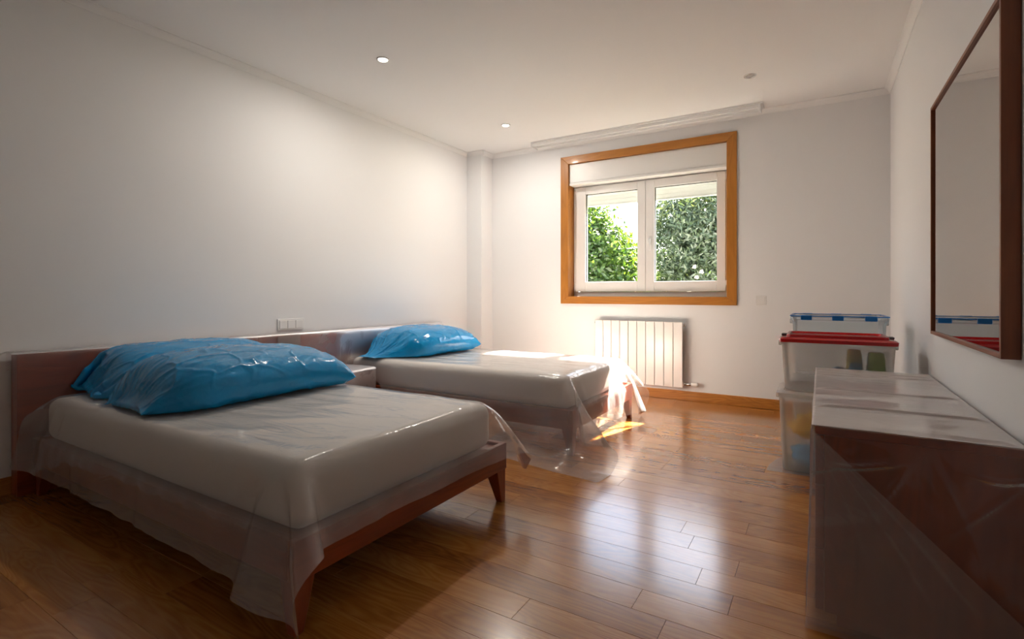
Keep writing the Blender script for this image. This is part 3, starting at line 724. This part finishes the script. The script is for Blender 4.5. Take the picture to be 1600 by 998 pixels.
# ------------------------------------------------------------------ pillows tied in blue bags
def pillow_bag(center, ex, ey, ez, Lu, Lv, press, label, seed, coll, steps=150, loose=.12, taper=1.0, lift=0.0):
    """ex,ey,ez: local axes (long, short, normal). two films joined round the edge, blown up by the pillow inside"""
    nu, nv = 58, 40; rs = np.random.RandomState(seed)
    u = np.linspace(-.5, .5, nu); v = np.linspace(-.5, .5, nv); U, W = np.meshgrid(u, v, indexing='ij')
    ex, ey, ez = [np.array(Vector(e).normalized()) for e in (ex, ey, ez)]
    sm_ = np.clip((U + .5) / max(loose + .10, .12), 0, 1); sm_ = sm_ * sm_ * (3 - 2 * sm_); wf = taper + (1 - taper) * sm_
    flat = np.stack([U * Lu, (W * wf + lift * (1 - sm_)) * Lv, 0 * U], -1)
    base = np.array(center) + flat[..., :1] * ex + flat[..., 1:2] * ey
    flat = np.stack([flat, flat])
    th = .075 * np.clip(1 - (2 * np.abs(U)) ** 4, 0, 1) * np.clip(1 - (2 * np.abs(W)) ** 4, 0, 1)
    nz_ = rs.normal(scale=.002, size=(2,) + U.shape)
    P = np.stack([base + (th + nz_[0])[..., None] * ez, base - (th + nz_[1])[..., None] * ez])
    c0 = P.reshape(-1, 3).mean(0)[:2]
    def weld(Q):
        Q[..., :2] -= Q.reshape(-1, 3).mean(0)[:2] - c0
        for sl in ((slice(None), 0), (slice(None), -1)):
            m_ = (Q[0][:, sl[1]] + Q[1][:, sl[1]]) / 2; Q[0][:, sl[1]] = m_; Q[1][:, sl[1]] = m_
            m_ = (Q[0][sl[1]] + Q[1][sl[1]]) / 2; Q[0][sl[1]] = m_; Q[1][sl[1]] = m_
    weld(P)
    fill = np.clip((U + .5 - loose) / .08, 0, 1)
    def force(Q, st):
        a = np.zeros_like(Q); a[:, 1:-1] = Q[:, 2:] - Q[:, :-2]
        b = np.zeros_like(Q); b[:, :, 1:-1] = Q[:, :, 2:] - Q[:, :, :-2]
        n_ = np.cross(a, b); n_ /= np.linalg.norm(n_, axis=-1, keepdims=True) + 1e-9
        n_[1] *= -1
        sgn = np.sign((n_[0] * ez).sum(-1).mean() + 1e-9)
        # pillow stuffing: pressure falls as the bag fills
        gap = np.linalg.norm(Q[0] - Q[1], axis=-1)
        pr = press * np.clip(1.15 - gap / .23, 0, 1.15) * fill
        return n_ * sgn * pr[None, ..., None]
    cons = [(a, b, np.linalg.norm(flat[b] - flat[a], axis=-1, keepdims=True), kk) for a, b, L, kk in grid_cons(nu, nv, 1, 1, (slice(None),), kb=.12)]
    P = pbd(P, cons, coll, steps=steps, iters=6, dt=.014, damp=.95, gravity=-5, fric=.5, weld=weld, force=force)
    # finer grid, then creases of the thin film: gathers at the ends and sharp crumple lines on the body
    R_ = 3
    def up(A, ax):
        n0 = A.shape[ax]; t = np.linspace(0, n0 - 1, (n0 - 1) * R_ + 1); i0 = np.minimum(t.astype(int), n0 - 2); f = t - i0
        sh_ = [1] * A.ndim; sh_[ax] = -1; f = f.reshape(sh_); g = lambda k: np.take(A, np.clip(i0 + k, 0, n0 - 1), ax)
        p0, p1, p2, p3 = g(-1), g(0), g(1), g(2)
        return p1 + .5 * f * (p2 - p0 + f * (2 * p0 - 5 * p1 + 4 * p2 - p3 + f * (3 * (p1 - p2) + p3 - p0)))
    P = up(up(P, 1), 2)
    a = np.gradient(P, axis=1); b = np.gradient(P, axis=2); N_ = np.cross(a, b); N_ /= np.linalg.norm(N_, axis=-1, keepdims=True) + 1e-9
    N_[1] *= -1; N_ *= np.sign((N_[0] * ez).sum(-1).mean())
    mu, mv = P.shape[1:3]; D = np.zeros(P.shape[:3])
    for q_ in range(2):
        for i in range(mu):
            u_ = i / (mu - 1); e0 = math.exp(-((u_ / .30) ** 2)); e1 = math.exp(-(((1 - u_) / .16) ** 2)); ue = min(1, min(u_, 1 - u_) * 14)
            for j in range(mv):
                v_ = j / (mv - 1); ve = min(1, min(v_, 1 - v_) * 12)
                w1 = 1 - abs(mnoise.noise((u_ * 2.5 + seed, v_ * 15, q_ * 5))) * 2
                w2 = 1 - abs(mnoise.noise((u_ * 7 + seed * 2 + .6 * v_, v_ * 6 - 2 * u_, 3 + q_ * 5))) * 2.4
                w3 = mnoise.noise((u_ * 14 + seed, v_ * 9, 8 + q_ * 5))
                dd = mnoise.voronoi((u_ * 5.5 + seed + .3 * w3, v_ * 4.0 + .3 * u_, q_ * 7.0))[0]
                cre = max(0, 1 - (dd[1] - dd[0]) / .10)
                D[q_, i, j] = ue * ve * (.009 * (e0 + .7 * e1) * w1 + .0035 * w2 + .0045 * cre + .002 * w3)
    P = P + N_ * D[..., None]
    P, _h = coll(P)
    Va, Fa = grid_mesh(P[0]); Vb, Fb = grid_mesh(P[1]); n_ = len(Va)
    o = obj('pillow_bag', (Va + Vb, Fa + [[i + n_ for i in f[::-1]] for f in Fb]), 'bagblue', None, True)
    bm_ = bmesh.new(); bm_.from_mesh(o.data); bmesh.ops.remove_doubles(bm_, verts=bm_.verts[:], dist=.0004); bmesh.ops.recalc_face_normals(bm_, faces=bm_.faces[:]); bm_.to_mesh(o.data); bm_.free()
    return tag(o, label, 'pillow', 'pillows in blue plastic bags')
ZT = MZ1 + .016
def base_coll(Q):
    h = Q[..., 2] < ZT; Q[..., 2] = np.maximum(Q[..., 2], ZT)
    hw = Q[..., 0] < HX + .028; hw &= Q[..., 2] < HZ + .03
    Q[..., 0] = np.where(hw, np.maximum(Q[..., 0], HX + .028), Q[..., 0])
    return Q, h | hw
# bag propped against the headboard
t1 = math.radians(38)
pillow_bag((-3.02, 1.50, .60), (0, 1, 0), (-math.cos(t1), 0, math.sin(t1)), (math.sin(t1), 0, math.cos(t1)), .94, .60, 60,
           'blue plastic bagged pillow propped against the headboard behind another bag', 1, base_coll)
R1 = np.array([[0, -math.cos(t1), math.sin(t1)], [1, 0, 0], [0, math.sin(t1), math.cos(t1)]])
def coll2(Q):
    Q, h1 = sd_push(Q, np.array([-3.02, 1.50, .58]), np.array([.42, .20, .085]), .08, .004, R1)
    Q, h2 = base_coll(Q); return Q, h1 | h2
t2 = math.radians(14); a2 = math.radians(70)
e2 = Vector((math.cos(a2), math.sin(a2), 0)); s2 = Vector((-math.sin(a2) * math.cos(t2), math.cos(a2) * math.cos(t2), math.sin(t2)))
pillow_bag((-2.53, 1.46, .59), e2, s2, e2.cross(s2), .97, .62, 60,
           'blue plastic bagged pillow lying flat in front of the propped bag', 6, coll2, taper=.7)
t3 = math.radians(36); a3 = math.radians(72)
e3 = Vector((math.cos(a3), math.sin(a3), 0)); s3_ = Vector((-math.sin(a3) * math.cos(t3), math.cos(a3) * math.cos(t3), math.sin(t3)))
pillow_bag((-2.93, 3.25, .65), e3, s3_, e3.cross(s3_), .94, .58, 70,
           'blue plastic bagged pillow alone on the bed near the radiator', 9, base_coll, loose=.24, taper=.34, lift=.12)

# ------------------------------------------------------------------ polythene on headboard and nightstand
def wavy(fun, nu, nv, amp, sc, seed, nrm):
    P = np.zeros((nu, nv, 3))
    for i in range(nu):
        for j in range(nv):
            p = Vector(fun(i / (nu - 1), j / (nv - 1))); k = (fbm((p.x + seed, p.y, p.z), sc) + .6) * amp
            P[i, j] = p + Vector(nrm(i / (nu - 1), j / (nv - 1))) * k
    return P
def hbfilm(u, v):
    y_ = HY0 - .02 + u * (HY1 - HY0 + .03); prof = [(XL + .022, .60), (XL + .022, HZ + .006), (HX + .006, HZ + .006), (HX + .012, HZ - .01), (HX + .012, .30)]
    L_ = [0, .08, .17, .19, .58]; s_ = v * .58
    for k in range(4):
        if s_ <= L_[k + 1] + 1e-9:
            t_ = (s_ - L_[k]) / (L_[k + 1] - L_[k]); a, b = prof[k], prof[k + 1]
            return (a[0] + (b[0] - a[0]) * t_, y_, a[1] + (b[1] - a[1]) * t_)
def hbn(u, v): return (1, 0, .0) if v > .33 else (0, 0, .15) if v > .14 else (0, 0, .0)
o = obj('plastic_sheet', grid_mesh(wavy(hbfilm, 150, 30, .004, 3.0, 0, hbn)), 'film_clear', None, True)
tag(o, 'clear polythene sheet taped over the long headboard', 'plastic sheet', 'protective polythene sheets')
tp = B('tape_strip', HX + .022, HX + .024, 2.19, 2.37, .43, HZ - .012, 'tape'); tag(tp, 'brown packing tape patch on the headboard wrap below the triple switch', 'tape')
def nsf(u, v):
    y_ = NY0 - .004 + u * (NY1 - NY0 + .008); s_ = v * .66
    return (HX + .03 + s_, y_, .424) if s_ < .405 else (NX1 + .010, y_, .424 - (s_ - .405))
o = obj('plastic_sheet', grid_mesh(wavy(nsf, 30, 40, .005, 6.0, 9, lambda u, v: (0, 0, 1) if v < .6 else (1, 0, 0))), 'film_clear', None, True)
tag(o, 'clear polythene sheet folded over the nightstand', 'plastic sheet', 'protective polythene sheets')
cb = obj('cable', tube([(XL + .006, .60, .66), (XL + .008, .68, .645), (XL + .010, .76, .66), (XL + .03, .82, .69), (XL + .06, .845, .695)], .003, 6), 'rail', None, True)
tag(cb, 'thin white cable running along the wall to the headboard corner', 'cable')

# ------------------------------------------------------------------ dresser
DX0, DX1, DY0, DY1, DZ = .010, XR - .016, 1.735, 3.085, .582
ds = thing('dresser', 'low mahogany chest of drawers wrapped in polythene below the mirror', 'dresser', ((DX0 + DX1) / 2, (DY0 + DY1) / 2, 0))
B('side_panel', DX0, DX1, DY0, DY0 + .022, .045, DZ - .022, 'mahz', ds, bevel=.002)
B('side_panel', DX0, DX1, DY1 - .022, DY1, .045, DZ - .022, 'mahz', ds, bevel=.002)
B('top', DX0 - .024, DX1, DY0, DY1, DZ - .022, DZ, 'mahy', ds, bevel=.002)
B('back_panel', DX1 - .01, DX1, DY0 + .022, DY1 - .022, .06, DZ - .022, 'mahy', ds)
B('bottom', DX0, DX1 - .01, DY0 + .022, DY1 - .022, .06, .078, 'mahy', ds)
B('plinth', DX0 + .03, DX1, DY0 + .03, DY1 - .03, 0, .045, 'mahy', ds)
ym = (DY0 + DY1) / 2
for z0, z1 in ((.049, .226), (.230, .410), (.414, .557)):
    for a, b in ((DY0 + .001, ym - .002), (ym + .002, DY1 - .001)):
        d_ = B('drawer', DX0 - .023, DX0 - .001, a, b, z0, z1, 'mahy', ds, bevel=.002)
# film: top, near end and drawer side, one continuous surface
XA = DX0 - .024 - .008; ZTT = DZ + .005
def topf(u, v): return (XA + .0 + u * (DX1 - XA), DY0 - .006 + v * (DY1 - DY0 + .012), ZTT)
def amp_(u, v): return (0, 0, 1)
bmv = []; bmf = []
def addgrid(P):
    V, F_ = grid_mesh(P); n_ = len(bmv); bmv.extend(V); bmf.extend([[i + n_ for i in f] for f in F_])
nx, ny, nz = 60, 150, 110
Pt = np.zeros((nx, ny, 3)); 
for i in range(nx):
    for j in range(ny):
        x_, y_, z_ = topf(i / (nx - 1), j / (ny - 1)); ed = min(1, min(i, nx - 1 - i, j, ny - 1 - j) / 5)
        k = .0035 * ed * (fbm((x_ * .8, y_ * 2.2, 3), 2.2) + .5)
        for yc, ph in ((2.02, 0), (2.40, 2.1), (2.83, 4.0), (2.95, 1)):      # folds across the top
            k += .008 * ed * math.exp(-((y_ - yc - .018 * math.sin(x_ * 9 + ph) - .05 * x_) / .010) ** 2)
        Pt[i, j] = (x_, y_, z_ + k)
addgrid(Pt)
Pn = np.zeros((nx, nz, 3))
for i in range(nx):
    for j in range(nz):
        x_ = XA + i / (nx - 1) * (DX1 - XA); t_ = j / (nz - 1); z_ = ZTT - t_ * (ZTT - .012); ed = min(1, j / 6)
        k = .006 * ed * (fbm((x_, 7, z_), 5) + .6) + .014 * t_
        for zc, am, fq, ph in ((.505, .016, 19, .3), (.490, .012, 31, 2.0)):
            k += am * ed * math.exp(-((z_ - zc + .010 * math.sin(x_ * fq + ph) - .10 * (x_ - .2)) / .007) ** 2) * max(0, math.sin(x_ * 14 + ph))
        for xc, sl in ((.16, .5), (.30, -.4), (.36, .9)): k += .006 * ed * math.exp(-((x_ - xc - sl * (z_ - .42)) / .006) ** 2) * math.exp(-((z_ - .43) / .07) ** 2)
        Pn[i, j] = (x_ - .012 * t_ * (1 - i / (nx - 1)), DY0 - .006 - k, z_)
addgrid(Pn)
Pf = np.zeros((ny, nz, 3))
for i in range(ny):
    for j in range(nz):
        y_ = DY0 - .006 + i / (ny - 1) * (DY1 - DY0 + .012); t_ = j / (nz - 1); z_ = ZTT - t_ * (ZTT - .02); ed = min(1, j / 3)
        k = .004 * ed * (fbm((9, y_, z_), 4) + .5) + .012 * t_
        Pf[i, j] = (XA - k, y_ - .006 * t_ * (1 if i == 0 else 0), z_)
addgrid(Pf)
o = obj('plastic_sheet', (bmv, bmf), 'film_dresser', None, True)
bm_ = bmesh.new(); bm_.from_mesh(o.data); bmesh.ops.remove_doubles(bm_, verts=bm_.verts[:], dist=.002); bm_.to_mesh(o.data); bm_.free()
tag(o, 'glossy polythene wrap over the dresser', 'plastic sheet', 'protective polythene sheets')
# folded corner of the wrap: triangular flap lying over the near end
nf = 40; Pk = np.zeros((nf, nf, 3))
A = Vector((XA - .001, 0, ZTT - .006)); Bq = Vector((XA - .016, 0, .006)); Cq = Vector((DX1 - .005, 0, .150)); Dq = Vector((DX1 - .005, 0, .006))
for i in range(nf):
    s_ = i / (nf - 1); lft = A.lerp(Bq, s_)
    # right boundary: along the diagonal, then down the far side
    rgt = A.lerp(Cq, min(1, s_ / .75)) if s_ < .75 else Cq.lerp(Dq, (s_ - .75) / .25)
    for j in range(nf):
        t_ = j / (nf - 1); p = lft.lerp(rgt, t_)
        k = .004 * (fbm((p.x, 4, p.z), 5) + .5) + .006 * math.exp(-((t_ - 1) / .05) ** 2) + .006 * math.exp(-((p.z - .30 - .35 * (p.x)) / .012) ** 2)
        for c_ in (.35, .6, .8): k += .005 * math.exp(-((t_ - c_ - .03 * math.sin(s_ * 5)) / .02) ** 2) * s_
        Pk[i, j] = (p.x, DY0 - .022 - .016 * (1 - p.z / .58) - min(1, s_ * 8) * k, p.z)
fl = obj('folded_flap', grid_mesh(Pk), 'film_flap', o, True); fl['label'] = 'milky double fold of the wrap'

# ------------------------------------------------------------------ mirror
mr = thing('wall_mirror', 'square wall mirror in a reddish wooden frame above the dresser', 'mirror', (XR, 2.35, .79))
my0, my1, mz0, mz1 = 1.845, 2.865, .795, 1.785; xf = XR - .042
B('frame_side', xf, XR - .001, my0, my0 + .014, mz0, mz1, 'mirz', mr, bevel=.0015)
B('frame_side', xf, XR - .001, my1 - .014, my1, mz0, mz1, 'mirz', mr, bevel=.0015)
B('frame_side', xf, XR - .001, my0 + .014, my1 - .014, mz0, mz0 + .014, 'miry', mr, bevel=.0015)
B('frame_side', xf, XR - .001, my0 + .014, my1 - .014, mz1 - .014, mz1, 'miry', mr, bevel=.0015)
B('mirror_glass', xf + .008, xf + .012, my0 + .014, my1 - .014, mz0 + .014, mz1 - .014, 'mirror', mr)
B('backing', xf + .0125, XR - .004, my0 + .014, my1 - .014, mz0 + .014, mz1 - .014, 'dark', mr)

# ------------------------------------------------------------------ storage boxes
def tub(name, label, cx, cy, z0, wx, wy, h, m, lidm, lidh, kind):
    """tapered open tub with a rim and a lid"""
    t = thing(name, label, 'storage box', (cx, cy, z0), 'storage boxes')
    th = .0025
    def ring(bm_, sx, sy, z, r=.03, n_=5):
        vs = []
        for (qx, qy, a0) in ((1, 1, 0), (-1, 1, 90), (-1, -1, 180), (1, -1, 270)):
            for k in range(n_):
                a = math.radians(a0 + 90 * k / (n_ - 1)); vs.append(bm_.verts.new((qx * (sx - r) + r * math.cos(a), qy * (sy - r) + r * math.sin(a), z)))
        return vs
    def loft(bm_, rs_):
        for a, b in zip(rs_, rs_[1:]):
            for k in range(len(a)): bm_.faces.new((a[k], a[(k + 1) % len(a)], b[(k + 1) % len(b)], b[k]))
    bm_ = bmesh.new(); hx, hy = wx / 2, wy / 2; tp_ = .90
    rs_ = [ring(bm_, hx * tp_ - .004, hy * tp_ - .004, 0), ring(bm_, hx * tp_, hy * tp_, .006), ring(bm_, hx * .93, hy * .93, h * .35), ring(bm_, hx * .965, hy * .965, h - .035), ring(bm_, hx * .985, hy * .985, h - .032), ring(bm_, hx * .985, hy * .985, h - .012)]
    bm_.faces.new(rs_[0][::-1]); loft(bm_, rs_)
    bo = obj('tub', bm_, m, t, True)
    for sx in (-1, 1):
        hdl = obj('grip', box(-.012, .012, -.06, .06, 0, .028), m, t, bevel=.004); hdl.location = (sx * (hx * .985 + .004), 0, h - .050)
    bm_ = bmesh.new()
    r0 = [ring(bm_, hx + .002, hy + .002, h - .022), ring(bm_, hx + .004, hy + .004, h - .004), ring(bm_, hx - .006, hy - .006, h + .004), ring(bm_, hx - .030, hy - .030, h + .006)]
    if kind == 'red': r0 += [ring(bm_, hx - .034, hy - .034, h + lidh), ring(bm_, hx - .046, hy - .046, h + lidh), ring(bm_, hx - .052, hy - .052, h + lidh - .010)]
    else: r0 += [ring(bm_, hx - .034, hy - .034, h + .002)]
    loft(bm_, r0); bm_.faces.new(r0[-1]); bmesh.ops.recalc_face_normals(bm_, faces=bm_.faces[:])
    ld = obj('lid', bm_, lidm, t, True)
    e_ = ld.modifiers.new('edges', 'EDGE_SPLIT'); e_.split_angle = math.radians(40)
    if kind == 'red':
        for sx in (-1, 1):
            c_ = obj('catch', box(-.016, .016, -.035, .035, 0, .010), 'dark', ld, bevel=.003); c_.location = (sx * (hx - .018), 0, h + .004)
    if kind == 'blue':
        for s_ in (-1, 1):
            for xq in (-.165, 0, .165):
                c_ = obj('clip', box(-.030, .030, -.005, .005, -.020, .010), 'blueclip', ld, bevel=.003); c_.location = (xq, s_ * (hy + .007), h)
        l2 = B('lid_rim', 0, 1, 0, 1, 0, 1, 'blueclip', None); bpy.data.objects.remove(l2)
        bm2 = bmesh.new()
        for s_ in (-1, 1): box(-hx, hx, s_ * hy - .005, s_ * hy + .005, h + .002, h + .008, bm2); box(s_ * hx - .005, s_ * hx + .005, -hy + .006, hy - .006, h + .002, h + .008, bm2)
        obj('lid_rim', bm2, 'blueclip', ld)
    return t
BXC = .070
tub('storage_box', 'clear tub with a colourless lid on the floor holding yellow and blue cloth', .055, 3.325, .004, .52, .37, .428, 'boxclear', 'boxclear', .01, 'clear')
tub('storage_box', 'clear tub with a red lid holding green and blue tumblers', BXC, 3.355, .442, .53, .37, .285, 'boxclear', 'red', .020, 'red')
tub('storage_box', 'bluish clear tub standing on the floor behind the red-lidded stack', .090, 3.845, .002, .50, .40, .408, 'boxblue', 'boxblue', .01, 'clear')
tub('storage_box', 'bluish clear tub with blue clips behind the red-lidded tub', .090, 3.845, .418, .50, .40, .410, 'boxblue', 'boxblue', .01, 'blue')
def tumbler(x, y, z, r, h, m, label):
    o = obj('tumbler', lathe([(0, h), (r * .62, h), (r * .70, h - .006), (r * .86, h * .6), (r, .004), (r * 1.02, 0), (r * .95, 0), (r * .80, h * .6), (r * .62, h - .008), (0, h - .008)], 24), m, None, True)
    o.location = (x, y, z); return tag(o, label, 'cup')
zt = .4455
tumbler(.085, 3.285, zt, .033, .125, 'cupblue', 'small blue plastic tumbler upside down in the red-lidded tub')
tumbler(.160, 3.275, zt, .038, .155, 'cupblue', 'larger blue plastic tumbler upside down in the red-lidded tub')
tumbler(.160, 3.392, zt, .045, .215, 'cupyellow', 'tall olive yellow tumbler upside down in the red-lidded tub')
tumbler(.255, 3.285, zt, .046, .212, 'cupgreen', 'tall green tumbler upside down in the red-lidded tub')
tumbler(.255, 3.405, zt, .045, .205, 'cupblue', 'tall blue tumbler behind the green one in the red-lidded tub')
def bundle(x, y, z, sx, sy, sz, m, label, seed):
    bm_ = bmesh.new(); bmesh.ops.create_icosphere(bm_, subdivisions=4, radius=1)
    for v in bm_.verts:
        k = 1 + .22 * fbm(v.co + Vector((seed, 0, 0)), 1.8, 4); v.co = Vector((v.co.x * sx * k, v.co.y * sy * k, max(v.co.z * sz * k, -sz * .8)))
    mn = min(v.co.z for v in bm_.verts)
    for v in bm_.verts: v.co.z -= mn
    o = obj('cloth_bundle', bm_, m, None, True); o.location = (x, y, z); tag(o, label, 'cloth', 'cloth in the clear tub')
bundle(.05, 3.30, .008, .19, .11, .075, 'bluecloth', 'blue cloth bundle at the bottom of the clear tub', 2)
bundle(.04, 3.31, .165, .18, .115, .080, 'yellow', 'yellow cloth bundle lying on the blue one in the clear tub', 5)
# loose sheet under the tub
P = np.zeros((20, 16, 3))
for i in range(20):
    for j in range(16):
        u_, v_2 = i / 19, j / 15; x_ = -.255 + u_ * .40 + .10 * v_2 ** 2; y_ = 3.115 + v_2 * .40 + .02 * u_
        P[i, j] = (x_, y_, .0012 + .0008 * (fbm((x_, y_, 0), 8) + .5))
tag(obj('plastic_sheet', grid_mesh(P), 'film', None, True), 'scrap of polythene on the floor under the clear tub', 'plastic sheet', 'protective polythene sheets')
